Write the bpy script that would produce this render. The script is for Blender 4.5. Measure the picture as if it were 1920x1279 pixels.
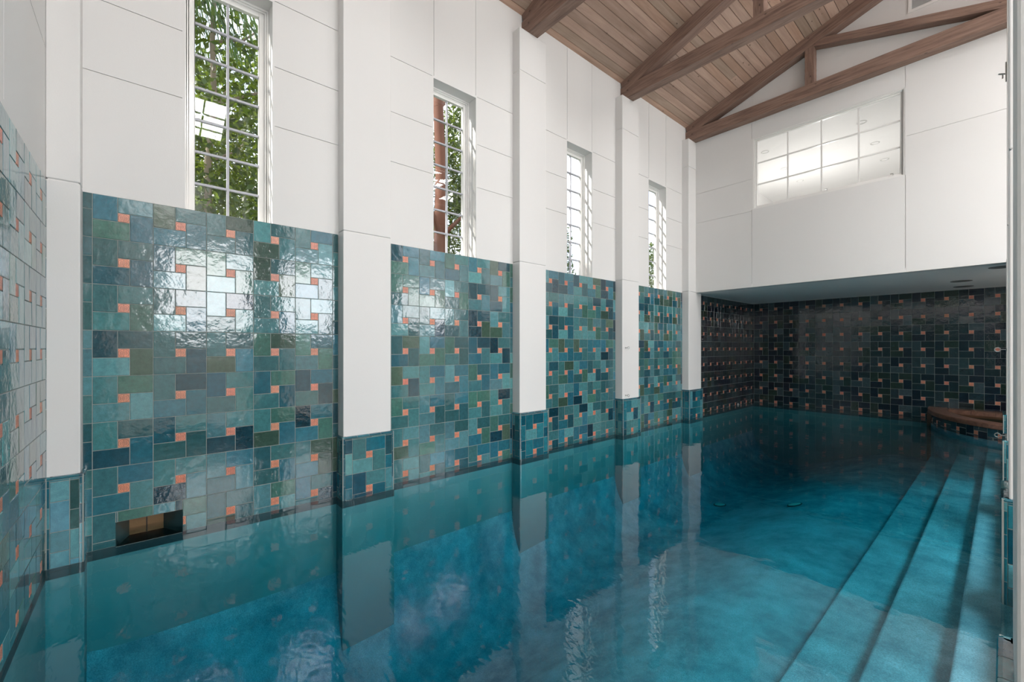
import bpy, bmesh, math, random
from mathutils import Vector, Matrix
random.seed(7)
for o in list(bpy.data.objects): bpy.data.objects.remove(o, do_unlink=True)
sc = bpy.context.scene
C = sc.collection
PI = math.pi

# ------------------------------------------------------------------ camera
YAW = math.radians(49.131)
cam_d = bpy.data.cameras.new('camera'); cam_d.sensor_width = 36.0
cam_d.lens = 36.0*798.6/1920.0
cam_d.shift_y = 11.4/1920.0
cam_d.clip_start = 0.005; cam_d.clip_end = 400
cam = bpy.data.objects.new('camera', cam_d); C.objects.link(cam)
cam.location = (4.871, 0.0, 1.617); cam.rotation_euler = (PI/2, 0, YAW)
sc.camera = cam

# ------------------------------------------------------------------ world, sun, exposure
SKY = 2.0
w = bpy.data.worlds.new('sky'); sc.world = w; w.use_nodes = True
nt = w.node_tree; nt.nodes.clear()
tc = nt.nodes.new('ShaderNodeTexCoord'); no = nt.nodes.new('ShaderNodeTexNoise')
no.inputs['Scale'].default_value = 2.2; no.inputs['Detail'].default_value = 5
rp = nt.nodes.new('ShaderNodeValToRGB'); rp.color_ramp.elements[0].position = .38; rp.color_ramp.elements[1].position = .6
rp.color_ramp.elements[0].color = (.62, .76, 1, 1); rp.color_ramp.elements[1].color = (1, .99, .96, 1)
bg = nt.nodes.new('ShaderNodeBackground'); bg.inputs[1].default_value = SKY
ow = nt.nodes.new('ShaderNodeOutputWorld')
nt.links.new(tc.outputs['Generated'], no.inputs['Vector']); nt.links.new(no.outputs['Fac'], rp.inputs[0])
nt.links.new(rp.outputs[0], bg.inputs[0]); nt.links.new(bg.outputs[0], ow.inputs[0])
sd = bpy.data.lights.new('sun', 'SUN'); sd.energy = 7.0; sd.angle = math.radians(1.2); sd.color = (1, .95, .86)
sun = bpy.data.objects.new('sun', sd); C.objects.link(sun); sun.location = (-20, -30, 30)
sun.rotation_euler = Vector((.355, .90, -.62)).to_track_quat('-Z', 'Y').to_euler()
sc.view_settings.view_transform = 'Standard'; sc.view_settings.look = 'None'
sc.view_settings.gamma = 1; sc.view_settings.use_curve_mapping = False
sc.view_settings.exposure = 0.22
def portal(loc, sx, sy, d):
    l = bpy.data.lights.new('daylight_portal', 'AREA'); l.shape = 'RECTANGLE'; l.size = sx; l.size_y = sy
    l.cycles.is_portal = True
    o = bpy.data.objects.new('daylight_portal', l); C.objects.link(o); o.location = loc
    o.rotation_euler = Vector(d).to_track_quat('-Z', 'Z' if abs(d[2]) < .9 else 'Y').to_euler()

DOOR_L, CLER_L, SKY_L = 7.0, 1.0, 27.0   # radiance of added area lamps outside the far windows, the high windows above them and the ridge skylights
def daylight(loc, sx, sy, d, rad):  # added lamp outside an opening, brightens the hall beyond what the sky gives
    l = bpy.data.lights.new('window_daylight', 'AREA'); l.shape = 'RECTANGLE'; l.size = sx; l.size_y = sy
    l.energy = rad*PI*sx*sy; l.color = (1, .99, .985)
    o = bpy.data.objects.new('window_daylight', l); C.objects.link(o); o.location = loc
    o.rotation_euler = Vector(d).to_track_quat('-Z', 'Z' if abs(d[2]) < .9 else 'Y').to_euler()
# ------------------------------------------------------------------ main dimensions (metres, z = 0 is the water surface)
NY = -.557            # near wall
GY = 9.76             # gable wall under the last truss
BY = 13.65            # tiled back wall under the loft
PX, BX = .16, .19     # pilaster face, tiled base face
RX = 4.89             # face of the columns on the right
HX = 10.1             # far side of the hall
TT = 2.874            # top of the tiles
TB = .637             # top of the tiled pilaster bases
FL = -.95             # pool floor
S = .38               # tile pattern module
def ceil_z(x): return 6.735+.336*min(x, 10.1-x)
PIL = [(NY, -.372), (1.646, 2.197), (4.228, 4.785), (6.828, 7.385), (9.407, 10.02)]

# ------------------------------------------------------------------ helpers
def tag(o, label=None, cat=None, group=None, kind=None):
    if label: o['label'] = label
    if cat: o['category'] = cat
    if group: o['group'] = group
    if kind: o['kind'] = kind
    return o
def empty(name, loc, rot=(0, 0, 0)):
    o = bpy.data.objects.new(name, None); C.objects.link(o); o.location = loc; o.rotation_euler = rot
    o.empty_display_size = .1
    return o
class MB:
    def __init__(s): s.v = []; s.f = []; s.c = []; s.uv = []; s.usec = False
    def face(s, pts, col=None, uv=None):
        n = len(s.v); s.v += [tuple(p) for p in pts]; s.f.append(tuple(range(n, n+len(pts))))
        s.c.append(col or (1, 1, 1, 1)); s.uv.append(uv)
        if col: s.usec = True
    def quad(s, a, b, c, d, col=None, uv=None): s.face((a, b, c, d), col, uv)
    def box(s, x0, x1, y0, y1, z0, z1, col=None):
        p = [(x0, y0, z0), (x1, y0, z0), (x1, y1, z0), (x0, y1, z0), (x0, y0, z1), (x1, y0, z1), (x1, y1, z1), (x0, y1, z1)]
        for q in ((0, 3, 2, 1), (4, 5, 6, 7), (0, 1, 5, 4), (1, 2, 6, 5), (2, 3, 7, 6), (3, 0, 4, 7)): s.face([p[i] for i in q], col)
    def tube(s, a, b, r0, r1=None, n=12, caps=True, col=None):
        a = Vector(a); b = Vector(b); r1 = r0 if r1 is None else r1
        d = (b-a).normalized(); t = d.orthogonal().normalized(); u = d.cross(t)
        ra = [a+(t*math.cos(2*PI*i/n)+u*math.sin(2*PI*i/n))*r0 for i in range(n)]
        rb = [b+(t*math.cos(2*PI*i/n)+u*math.sin(2*PI*i/n))*r1 for i in range(n)]
        for i in range(n): s.face((ra[i], ra[(i+1) % n], rb[(i+1) % n], rb[i]), col)
        if caps: s.face(list(reversed(ra)), col); s.face(rb, col)
    def lathe(s, prof, c=(0, 0, 0), n=32, axis='Z', col=None):
        def P(r, h, a):
            x, y = r*math.cos(a), r*math.sin(a)
            q = (x, y, h) if axis == 'Z' else ((h, x, y) if axis == 'X' else (x, h, y))
            return (c[0]+q[0], c[1]+q[1], c[2]+q[2])
        for (r0, h0), (r1, h1) in zip(prof[:-1], prof[1:]):
            for i in range(n):
                a, b = 2*PI*i/n, 2*PI*(i+1)/n
                if r0 < 1e-6: s.face((P(0, h0, 0), P(r1, h1, b), P(r1, h1, a)), col)
                elif r1 < 1e-6: s.face((P(r0, h0, a), P(r0, h0, b), P(0, h1, 0)), col)
                else: s.face((P(r0, h0, a), P(r0, h0, b), P(r1, h1, b), P(r1, h1, a)), col)
    def build(s, name, mat, parent=None, bevel=0, smooth=False, merge=True, loc=None, segs=2, flip=True):
        m = bpy.data.meshes.new(name); m.from_pydata(s.v, [], s.f)
        if s.usec:
            ca = m.color_attributes.new('piece_color', 'FLOAT_COLOR', 'CORNER')
            data = []
            for c, f in zip(s.c, s.f): data += list(c)*len(f)
            ca.data.foreach_set('color', data)
        if any(u is not None for u in s.uv):
            ul = m.uv_layers.new(name='piece_uv'); data = []
            for u, f in zip(s.uv, s.f):
                if u is None: data += [0., 0.]*len(f)
                else:
                    for t in u: data += [t[0], t[1]]
            ul.data.foreach_set('uv', data)
        if merge or bevel:
            b = bmesh.new(); b.from_mesh(m)
            bmesh.ops.remove_doubles(b, verts=b.verts, dist=1e-5)
            if flip: bmesh.ops.recalc_face_normals(b, faces=b.faces)
            if bevel: bmesh.ops.bevel(b, geom=[e for e in b.edges if len(e.link_faces) == 2 and e.calc_face_angle(0) > .5], offset=bevel, segments=segs, profile=.5, affect='EDGES', clamp_overlap=True)
            b.to_mesh(m); b.free()
        if smooth:
            m.polygons.foreach_set('use_smooth', [True]*len(m.polygons))
            try: m.set_sharp_from_angle(angle=math.radians(40))
            except Exception: pass
        m.materials.append(mat)
        o = bpy.data.objects.new(name, m); C.objects.link(o)
        if parent: o.parent = parent
        if loc: o.location = loc
        return o

# ------------------------------------------------------------------ materials
def srgb(r, g, b, a=1.0):
    f = lambda c: (c/255/12.92) if c/255 <= .04045 else ((c/255+.055)/1.055)**2.4
    return (f(r), f(g), f(b), a)
def new_mat(name):
    m = bpy.data.materials.new(name); m.use_nodes = True
    t = m.node_tree; return m, t, t.nodes['Principled BSDF']
def N(t, typ, **kw):
    n = t.nodes.new('ShaderNode'+typ)
    for k, v in kw.items():
        if k.startswith('i_'): n.inputs[k[2:].replace('_', ' ')].default_value = v
        else: setattr(n, k, v)
    return n
def plain(name, col, rough=.5, metal=0, bump=0, bscale=60, var=0, spec=.5):
    m, t, b = new_mat(name)
    b.inputs['Base Color'].default_value = col; b.inputs['Roughness'].default_value = rough; b.inputs['Metallic'].default_value = metal
    b.inputs['Specular IOR Level'].default_value = spec
    if var or bump:
        co = N(t, 'TexCoord')
    if var:
        n = N(t, 'TexNoise', i_Scale=1.3, i_Detail=4.0); t.links.new(co.outputs['Object'], n.inputs['Vector'])
        mx = N(t, 'Mix', data_type='RGBA'); mx.inputs['A'].default_value = col
        mx.inputs['B'].default_value = tuple(c*(1-var) for c in col[:3])+(1,)
        t.links.new(n.outputs['Fac'], mx.inputs['Factor']); t.links.new(mx.outputs['Result'], b.inputs['Base Color'])
    if bump:
        n2 = N(t, 'TexNoise', i_Scale=bscale, i_Detail=3.0); t.links.new(co.outputs['Object'], n2.inputs['Vector'])
        bp = N(t, 'Bump', i_Strength=bump, i_Distance=.002); t.links.new(n2.outputs['Fac'], bp.inputs['Height']); t.links.new(bp.outputs[0], b.inputs['Normal'])
    return m
M = {}
M['white'] = plain('white_plaster', srgb(226, 225, 223), .55, bump=.25, bscale=90, var=.03, spec=.3)
M['soffit'] = plain('soffit_paint', srgb(243, 242, 240), .6, bump=.2, bscale=40, spec=.3)
M['trim'] = plain('gloss_white_paint', srgb(236, 235, 232), .22, spec=.5)
M['bar'] = plain('backlit_grey_bars', srgb(176, 177, 184), .4)  # backlit darkness of the glazing bars put into the base colour
M['groove'] = plain('reveal_shadow_line', srgb(190, 188, 184), .8)
M['grout'] = plain('grout', srgb(146, 152, 148), .85, bump=.4, bscale=300)
M['steel'] = plain('brushed_steel', srgb(190, 190, 188), .3, 1)
M['dark_metal'] = plain('dark_metal', srgb(60, 62, 64), .45, .6)
M['speaker'] = plain('grey_grille', srgb(120, 120, 118), .7)
M['louvre'] = plain('pale_grey_louvres', srgb(196, 196, 194), .6)
M['deckstone'] = plain('deck_stone', srgb(170, 160, 145), .6, bump=.4, bscale=30, var=.25)
M['ground'] = plain('garden_soil', srgb(70, 80, 45), .9, bump=.6, bscale=8, var=.4)
M['bark'] = plain('pale_bark', srgb(150, 138, 118), .85, bump=1, bscale=25, var=.4)
M['redbark'] = plain('red_bark', srgb(120, 78, 60), .85, bump=1, bscale=30, var=.5)
M['roof_far'] = plain('pale_roof', srgb(205, 210, 214), .6)

def tile_material():
    m, t, b = new_mat('glazed_tile')
    at = N(t, 'Attribute', attribute_name='piece_color'); uv = N(t, 'UVMap', uv_map='piece_uv'); co = N(t, 'TexCoord')
    # glaze mottling
    n1 = N(t, 'TexNoise', i_Scale=22.0, i_Detail=6.0, i_Roughness=.65); t.links.new(co.outputs['Object'], n1.inputs['Vector'])
    mr = N(t, 'MapRange'); mr.inputs['From Min'].default_value = .3; mr.inputs['From Max'].default_value = .7
    mr.inputs['To Min'].default_value = .8; mr.inputs['To Max'].default_value = 1.22
    t.links.new(n1.outputs['Fac'], mr.inputs['Value'])
    mu = N(t, 'VectorMath', operation='SCALE'); t.links.new(at.outputs['Color'], mu.inputs[0]); t.links.new(mr.outputs[0], mu.inputs['Scale'])
    t.links.new(mu.outputs[0], b.inputs['Base Color'])
    # waves of the hand-made glaze + pits
    n2 = N(t, 'TexNoise', i_Scale=9.0, i_Detail=3.0, i_Roughness=.55); t.links.new(co.outputs['Object'], n2.inputs['Vector'])
    n3 = N(t, 'TexNoise', i_Scale=70.0, i_Detail=2.0); t.links.new(co.outputs['Object'], n3.inputs['Vector'])
    b1 = N(t, 'Bump', i_Strength=.55, i_Distance=.005); t.links.new(n2.outputs['Fac'], b1.inputs['Height'])
    b2 = N(t, 'Bump', i_Strength=.35, i_Distance=.0006); t.links.new(n3.outputs['Fac'], b2.inputs['Height']); t.links.new(b1.outputs[0], b2.inputs['Normal'])
    # relief of the small orange squares (alpha of the piece colour = 0 there)
    sx = N(t, 'SeparateXYZ'); t.links.new(uv.outputs['UV'], sx.inputs[0])
    def mth(op, a, bb=None, c=None):
        n = N(t, 'Math', operation=op)
        for i, x in enumerate((a, bb, c)):
            if x is None: continue
            if isinstance(x, (int, float)): n.inputs[i].default_value = x
            else: t.links.new(x, n.inputs[i])
        return n.outputs[0]
    dx = mth('SUBTRACT', sx.outputs[0], .5); dy = mth('SUBTRACT', sx.outputs[1], .5)
    r = mth('SQRT', mth('ADD', mth('MULTIPLY', dx, dx), mth('MULTIPLY', dy, dy)))
    ring = mth('COMPARE', r, .44, .035)
    ring2 = mth('MULTIPLY', mth('COMPARE', r, .29, .035), mth('GREATER_THAN', mth('ABSOLUTE', mth('SUBTRACT', mth('ABSOLUTE', dx), .12)), .06))
    bar = mth('MULTIPLY', mth('LESS_THAN', mth('ABSOLUTE', dx), .03), mth('LESS_THAN', r, .44))
    arc = mth('COMPARE', mth('SQRT', mth('ADD', mth('POWER', mth('SUBTRACT', mth('ABSOLUTE', dx), .16), 2), mth('POWER', mth('SUBTRACT', mth('ABSOLUTE', dy), .1), 2))), .09, .025)
    rel = mth('MAXIMUM', mth('MAXIMUM', ring, ring2), mth('MAXIMUM', bar, arc))
    isor = mth('LESS_THAN', at.outputs['Alpha'], .5)
    rel = mth('MULTIPLY', rel, isor)
    b3 = N(t, 'Bump', i_Strength=.9, i_Distance=.003); t.links.new(rel, b3.inputs['Height']); t.links.new(b2.outputs[0], b3.inputs['Normal'])
    t.links.new(b3.outputs[0], b.inputs['Normal'])
    sp_ = N(t, 'TexNoise', i_Scale=260.0, i_Detail=1.0); t.links.new(co.outputs['Object'], sp_.inputs['Vector'])
    spk = mth('MULTIPLY_ADD', sp_.outputs['Fac'], .7, .65)
    k_ = mth('MULTIPLY', spk, mth('SUBTRACT', 1.12, mth('MULTIPLY', rel, .42)))
    mu2 = N(t, 'VectorMath', operation='SCALE'); t.links.new(mu.outputs[0], mu2.inputs[0]); t.links.new(k_, mu2.inputs['Scale'])
    t.links.new(mu2.outputs[0], b.inputs['Base Color'])
    ro = mth('MULTIPLY_ADD', isor, .32, .09)
    t.links.new(ro, b.inputs['Roughness'])
    b.inputs['IOR'].default_value = 1.85
    return m
M['tile'] = tile_material()

def wood_material(name, ca, cb, cc, knots=True, scale=(1.2, 16, 16), attr=False, rough=.6):
    m, t, b = new_mat(name)
    co = N(t, 'TexCoord'); mp = N(t, 'Mapping'); mp.inputs['Scale'].default_value = scale
    t.links.new(co.outputs['Object'], mp.inputs['Vector'])
    n = N(t, 'TexNoise', i_Scale=1.6, i_Detail=8.0, i_Roughness=.62, i_Distortion=.6); t.links.new(mp.outputs[0], n.inputs['Vector'])
    rp = N(t, 'ValToRGB'); e = rp.color_ramp.elements
    e[0].position = .32; e[0].color = ca; e[1].position = .7; e[1].color = cc
    k = rp.color_ramp.elements.new(.5); k.color = cb
    t.links.new(n.outputs['Fac'], rp.inputs[0]); out = rp.outputs[0]
    if attr:
        at = N(t, 'Attribute', attribute_name='piece_color')
        mx = N(t, 'Mix', data_type='RGBA', blend_type='MULTIPLY'); mx.inputs['Factor'].default_value = 1
        t.links.new(out, mx.inputs['A']); t.links.new(at.outputs['Color'], mx.inputs['B']); out = mx.outputs['Result']
    # broad stain
    n4 = N(t, 'TexNoise', i_Scale=1.1, i_Detail=3.0); t.links.new(co.outputs['Object'], n4.inputs['Vector'])
    mx4 = N(t, 'Mix', data_type='RGBA', blend_type='MULTIPLY'); mr4 = N(t, 'MapRange'); mr4.inputs['From Min'].default_value = .4; mr4.inputs['From Max'].default_value = .75
    mr4.inputs['To Max'].default_value = .5
    t.links.new(n4.outputs['Fac'], mr4.inputs['Value']); t.links.new(mr4.outputs[0], mx4.inputs['Factor']); t.links.new(out, mx4.inputs['A']); mx4.inputs['B'].default_value = (.72, .74, .76, 1); out = mx4.outputs['Result']
    if knots:
        mk = N(t, 'Mapping'); mk.inputs['Scale'].default_value = tuple(2.4 if s < 4 else 4.6 for s in scale); t.links.new(co.outputs['Object'], mk.inputs['Vector'])
        v = N(t, 'TexVoronoi', i_Scale=1.25); t.links.new(mk.outputs[0], v.inputs['Vector'])
        r2 = N(t, 'MapRange'); r2.inputs['From Min'].default_value = .05; r2.inputs['From Max'].default_value = .085
        r2.inputs['To Min'].default_value = .75; r2.inputs['To Max'].default_value = 0
        t.links.new(v.outputs['Distance'], r2.inputs['Value'])
        mx2 = N(t, 'Mix', data_type='RGBA'); mx2.inputs['B'].default_value = tuple(c*.3 for c in ca[:3])+(1,)
        t.links.new(r2.outputs[0], mx2.inputs['Factor']); t.links.new(out, mx2.inputs['A']); out = mx2.outputs['Result']
    t.links.new(out, b.inputs['Base Color']); b.inputs['Roughness'].default_value = rough
    b.inputs['Specular IOR Level'].default_value = .3
    bp = N(t, 'Bump', i_Strength=.35, i_Distance=.004); t.links.new(n.outputs['Fac'], bp.inputs['Height']); t.links.new(bp.outputs[0], b.inputs['Normal'])
    return m
M['beam'] = wood_material('old_timber', srgb(112, 90, 80), srgb(140, 114, 101), srgb(158, 132, 118))
M['plank'] = wood_material('ceiling_planks', srgb(170, 142, 126), srgb(184, 156, 140), srgb(196, 168, 152), scale=(9, .55, 9), attr=True)
M['gap'] = plain('board_gap', srgb(34, 24, 20), .9)

def glass_mat(name, ior=1.5, tint=(1, 1, 1, 1)):
    m = bpy.data.materials.new(name); m.use_nodes = True; t = m.node_tree; t.nodes.clear()
    o = N(t, 'OutputMaterial'); tr = N(t, 'BsdfTransparent'); tr.inputs[0].default_value = tint
    gl = N(t, 'BsdfGlossy', i_Roughness=.0); fr = N(t, 'Fresnel', i_IOR=ior); mx = N(t, 'MixShader')
    ge = N(t, 'NewGeometry'); inv = N(t, 'Math', operation='SUBTRACT'); inv.inputs[0].default_value = 1; t.links.new(ge.outputs['Backfacing'], inv.inputs[1])
    ml = N(t, 'Math', operation='MULTIPLY'); t.links.new(fr.outputs[0], ml.inputs[0]); t.links.new(inv.outputs[0], ml.inputs[1])
    t.links.new(ml.outputs[0], mx.inputs[0]); t.links.new(tr.outputs[0], mx.inputs[1]); t.links.new(gl.outputs[0], mx.inputs[2])
    t.links.new(mx.outputs[0], o.inputs[0]); return m
M['glass'] = glass_mat('window_glass')

def water_material():
    m = bpy.data.materials.new('pool_water'); m.use_nodes = True; t = m.node_tree; t.nodes.clear()
    o = N(t, 'OutputMaterial'); tr = N(t, 'BsdfTransparent'); gl = N(t, 'BsdfGlossy', i_Roughness=.0)
    fr = N(t, 'Fresnel', i_IOR=1.42); mx = N(t, 'MixShader')
    co = N(t, 'TexCoord')
    n1 = N(t, 'TexNoise', i_Scale=3.2, i_Detail=1.0, i_Distortion=.6); t.links.new(co.outputs['Object'], n1.inputs['Vector'])
    mp = N(t, 'Mapping'); mp.inputs['Rotation'].default_value = (0, 0, .6); mp.inputs['Scale'].default_value = (1, 2.6, 1)
    t.links.new(co.outputs['Object'], mp.inputs['Vector'])
    n2 = N(t, 'TexNoise', i_Scale=8.0, i_Detail=1.0, i_Distortion=.8); t.links.new(mp.outputs[0], n2.inputs['Vector'])
    # calmer far away from the skimmer corner
    sx = N(t, 'SeparateXYZ'); t.links.new(co.outputs['Object'], sx.inputs[0])
    mr = N(t, 'MapRange'); mr.inputs['From Min'].default_value = 0; mr.inputs['From Max'].default_value = 3.5
    mr.inputs['To Min'].default_value = 1; mr.inputs['To Max'].default_value = .22; t.links.new(sx.outputs[1], mr.inputs['Value'])
    b1 = N(t, 'Bump', i_Strength=1.0, i_Distance=.0022); t.links.new(n1.outputs['Fac'], b1.inputs['Height'])
    b2 = N(t, 'Bump', i_Distance=.0012); t.links.new(n2.outputs['Fac'], b2.inputs['Height']); t.links.new(b1.outputs[0], b2.inputs['Normal'])
    t.links.new(mr.outputs[0], b2.inputs['Strength'])
    for s in (gl, fr): t.links.new(b2.outputs[0], s.inputs['Normal'])
    ge = N(t, 'NewGeometry'); inv = N(t, 'Math', operation='SUBTRACT'); inv.inputs[0].default_value = 1; t.links.new(ge.outputs['Backfacing'], inv.inputs[1])
    ml = N(t, 'Math', operation='MULTIPLY'); t.links.new(fr.outputs[0], ml.inputs[0]); t.links.new(inv.outputs[0], ml.inputs[1])
    t.links.new(ml.outputs[0], mx.inputs[0]); t.links.new(tr.outputs[0], mx.inputs[1]); t.links.new(gl.outputs[0], mx.inputs[2])
    t.links.new(mx.outputs[0], o.inputs['Surface'])
    va = N(t, 'VolumeAbsorption'); va.inputs['Color'].default_value = (.0, .82, .85, 1); va.inputs['Density'].default_value = 1.0
    t.links.new(va.outputs[0], o.inputs['Volume'])
    return m
M['water'] = water_material()

def pool_plaster():
    m, t, b = new_mat('pool_plaster')
    co = N(t, 'TexCoord')
    n = N(t, 'TexNoise', i_Scale=2.6, i_Detail=7.0, i_Roughness=.7); t.links.new(co.outputs['Object'], n.inputs['Vector'])
    rp = N(t, 'ValToRGB'); e = rp.color_ramp.elements; e[0].position = .36; e[0].color = srgb(86, 136, 156); e[1].position = .66; e[1].color = srgb(138, 182, 202)
    t.links.new(n.outputs['Fac'], rp.inputs[0])
    n2 = N(t, 'TexNoise', i_Scale=120.0, i_Detail=2.0); t.links.new(co.outputs['Object'], n2.inputs['Vector'])
    mr = N(t, 'MapRange'); mr.inputs['From Min'].default_value = .3; mr.inputs['From Max'].default_value = .7; mr.inputs['To Min'].default_value = .72; mr.inputs['To Max'].default_value = 1.25
    t.links.new(n2.outputs['Fac'], mr.inputs['Value'])
    sc_ = N(t, 'VectorMath', operation='SCALE'); t.links.new(rp.outputs[0], sc_.inputs[0]); t.links.new(mr.outputs[0], sc_.inputs['Scale'])
    t.links.new(sc_.outputs[0], b.inputs['Base Color']); b.inputs['Roughness'].default_value = .8; b.inputs['Specular IOR Level'].default_value = .1
    return m
M['plaster'] = pool_plaster()
DEEP = -2.6
M['plaster_side'] = plain('pool_side_plaster', srgb(100, 150, 160), .8, var=.3, spec=.1)
M['plaster_dark'] = plain('dark_teal_pool_side', srgb(20, 56, 66), .6, var=.4)

def leaf_mat(name, c1, c2):
    m, t, b = new_mat(name)
    at = N(t, 'Attribute', attribute_name='piece_color'); mx = N(t, 'Mix', data_type='RGBA'); mx.inputs['A'].default_value = c1; mx.inputs['B'].default_value = c2
    sx = N(t, 'SeparateColor'); t.links.new(at.outputs['Color'], sx.inputs[0]); t.links.new(sx.outputs[0], mx.inputs['Factor'])
    t.links.new(mx.outputs['Result'], b.inputs['Base Color']); b.inputs['Roughness'].default_value = .45
    tl = N(t, 'BsdfTranslucent'); ms = N(t, 'MixShader', i_Fac=.45)
    hs = N(t, 'Mix', data_type='RGBA'); hs.inputs['Factor'].default_value = .35; hs.inputs['B'].default_value = srgb(176, 200, 60)
    t.links.new(mx.outputs['Result'], hs.inputs['A']); t.links.new(hs.outputs['Result'], tl.inputs[0])
    t.links.new(b.outputs[0], ms.inputs[1]); t.links.new(tl.outputs[0], ms.inputs[2]); t.links.new(ms.outputs[0], t.nodes['Material Output'].inputs[0])
    return m
M['leaf'] = leaf_mat('broad_leaves', srgb(12, 34, 22), srgb(48, 76, 34))
M['leaf2'] = leaf_mat('conifer_sprays', srgb(16, 38, 24), srgb(48, 74, 40))
M['palm'] = leaf_mat('palm_leaflets', srgb(30, 70, 50), srgb(84, 118, 74))

def stone_coping():
    m, t, b = new_mat('brown_stone')
    co = N(t, 'TexCoord'); n = N(t, 'TexNoise', i_Scale=9.0, i_Detail=8.0, i_Roughness=.7); t.links.new(co.outputs['Object'], n.inputs['Vector'])
    rp = N(t, 'ValToRGB'); e = rp.color_ramp.elements; e[0].position = .3; e[0].color = srgb(96, 66, 52); e[1].position = .7; e[1].color = srgb(150, 112, 94)
    t.links.new(n.outputs['Fac'], rp.inputs[0]); t.links.new(rp.outputs[0], b.inputs['Base Color']); b.inputs['Roughness'].default_value = .35
    bp = N(t, 'Bump', i_Strength=.4, i_Distance=.003); t.links.new(n.outputs['Fac'], bp.inputs['Height']); t.links.new(bp.outputs[0], b.inputs['Normal'])
    return m
M['stone'] = stone_coping()
def emis(name, col, s):
    m = bpy.data.materials.new(name); m.use_nodes = True; t = m.node_tree; t.nodes.clear()
    o = N(t, 'OutputMaterial'); e = N(t, 'Emission'); e.inputs[0].default_value = col; e.inputs[1].default_value = s; t.links.new(e.outputs[0], o.inputs[0]); return m

# ------------------------------------------------------------------ glazed tile fields
PAL = [((58, 108, 112), 6), ((46, 94, 100), 5), ((68, 124, 128), 5), ((86, 144, 148), 4), ((34, 78, 90), 3), ((20, 60, 74), 1.6),
       ((52, 114, 130), 4), ((38, 98, 114), 3), ((74, 98, 84), 1.6), ((58, 86, 74), 1.6), ((66, 112, 102), 4), ((78, 128, 136), 3)]
PAL_BLUE = [((24, 100, 116), 4), ((36, 116, 130), 4), ((12, 78, 96), 3), ((84, 148, 158), 2), ((18, 88, 104), 3)]
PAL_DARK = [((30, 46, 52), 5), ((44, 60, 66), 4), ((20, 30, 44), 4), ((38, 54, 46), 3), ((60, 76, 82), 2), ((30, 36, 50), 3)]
def pick(pal, rnd):
    tot = sum(w_ for _, w_ in pal); x = rnd.random()*tot
    for c, w_ in pal:
        x -= w_
        if x <= 0: break
    j = rnd.uniform(.68, .96)
    r, g, b, _ = srgb(*c); return (r*j, g*j*rnd.uniform(.97, 1.03), b*j*rnd.uniform(.96, 1.04), 1.0)
PAL_LIGHT = [((84, 148, 160), 4), ((100, 162, 168), 3), ((52, 92, 90), 2), ((92, 156, 176), 3)]
ORANGE = srgb(214, 132, 102)
def subtract(r, holes):
    out = [r]
    for h in holes:
        nxt = []
        for (a0, a1, b0, b1) in out:
            h0, h1, k0, k1 = h
            if h1 <= a0 or h0 >= a1 or k1 <= b0 or k0 >= b1: nxt.append((a0, a1, b0, b1)); continue
            if a0 < h0: nxt.append((a0, h0, b0, b1))
            if h1 < a1: nxt.append((h1, a1, b0, b1))
            m0, m1 = max(a0, h0), min(a1, h1)
            if b0 < k0: nxt.append((m0, m1, b0, k0))
            if k1 < b1: nxt.append((m0, m1, k1, b1))
        out = nxt
    return out
def tile_rects(u0, u1, z0, z1, uc, zc, holes=()):
    """rectangles of the pinwheel pattern clipped to the field; yields (rect, is_orange)"""
    i0 = math.floor((u0-uc)/S)-1; i1 = math.ceil((u1-uc)/S)+1
    j0 = math.floor((z0-zc)/S)-1; j1 = math.ceil((z1-zc)/S)+1
    for i in range(i0, i1+1):
        for j in range(j0, j1+1):
            a = uc+i*S; b = zc+j*S
            for (p, q, r, s, o) in ((-.5, -.1, -.1, .5, 0), (-.1, .5, .1, .5, 0), (-.1, .1, -.1, .1, 1), (-.5, .1, -.5, -.1, 0), (.1, .5, -.5, .1, 0)):
                rr = (max(a+p*S, u0), min(a+q*S, u1), max(b+r*S, z0), min(b+s*S, z1))
                if rr[1]-rr[0] < .008 or rr[3]-rr[2] < .008: continue
                for k in subtract(rr, holes):
                    if k[1]-k[0] >= .008 and k[3]-k[2] >= .008: yield k, o, (a, b)
def add_tile(mb, P, r, col, rnd, orange=None, gap=.0026, h=.004, bev=.0022, sub=1):
    a0, a1, b0, b1 = r[0]+gap, r[1]-gap, r[2]+gap, r[3]-gap
    if a1-a0 < .003 or b1-b0 < .003: return
    bev = min(bev, (a1-a0)*.3, (b1-b0)*.3)
    tu, tz = (rnd.gauss(0, .0042), rnd.gauss(0, .0042)) if orange is None else (0, 0)
    cu, cz = (a0+a1)/2, (b0+b1)/2
    hh = lambda u, z: h+(u-cu)*tu+(z-cz)*tz
    if orange is not None:
        oa, ob = orange; uvf = lambda u, z: ((u-oa)/(.2*S)+.5, (z-ob)/(.2*S)+.5)
    else: uvf = lambda u, z: (u, z)
    o = [(a0, b0), (a1, b0), (a1, b1), (a0, b1)]
    t = [(a0+bev, b0+bev), (a1-bev, b0+bev), (a1-bev, b1-bev), (a0+bev, b1-bev)]
    T = [P(u, z, hh(u, z)) for u, z in t]; E = [P(u, z, max(.0012, hh(u, z)-.0022)) for u, z in o]; G = [P(u, z, 0) for u, z in o]
    mb.face(T, col, [uvf(*q) for q in t])
    for i in range(4):
        j = (i+1) % 4
        mb.face((E[i], E[j], T[j], T[i]), col, [uvf(*o[i]), uvf(*o[j]), uvf(*t[j]), uvf(*t[i])])
        mb.face((G[i], G[j], E[j], E[i]), col, [uvf(*o[i]), uvf(*o[j]), uvf(*o[j]), uvf(*o[i])])
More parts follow.
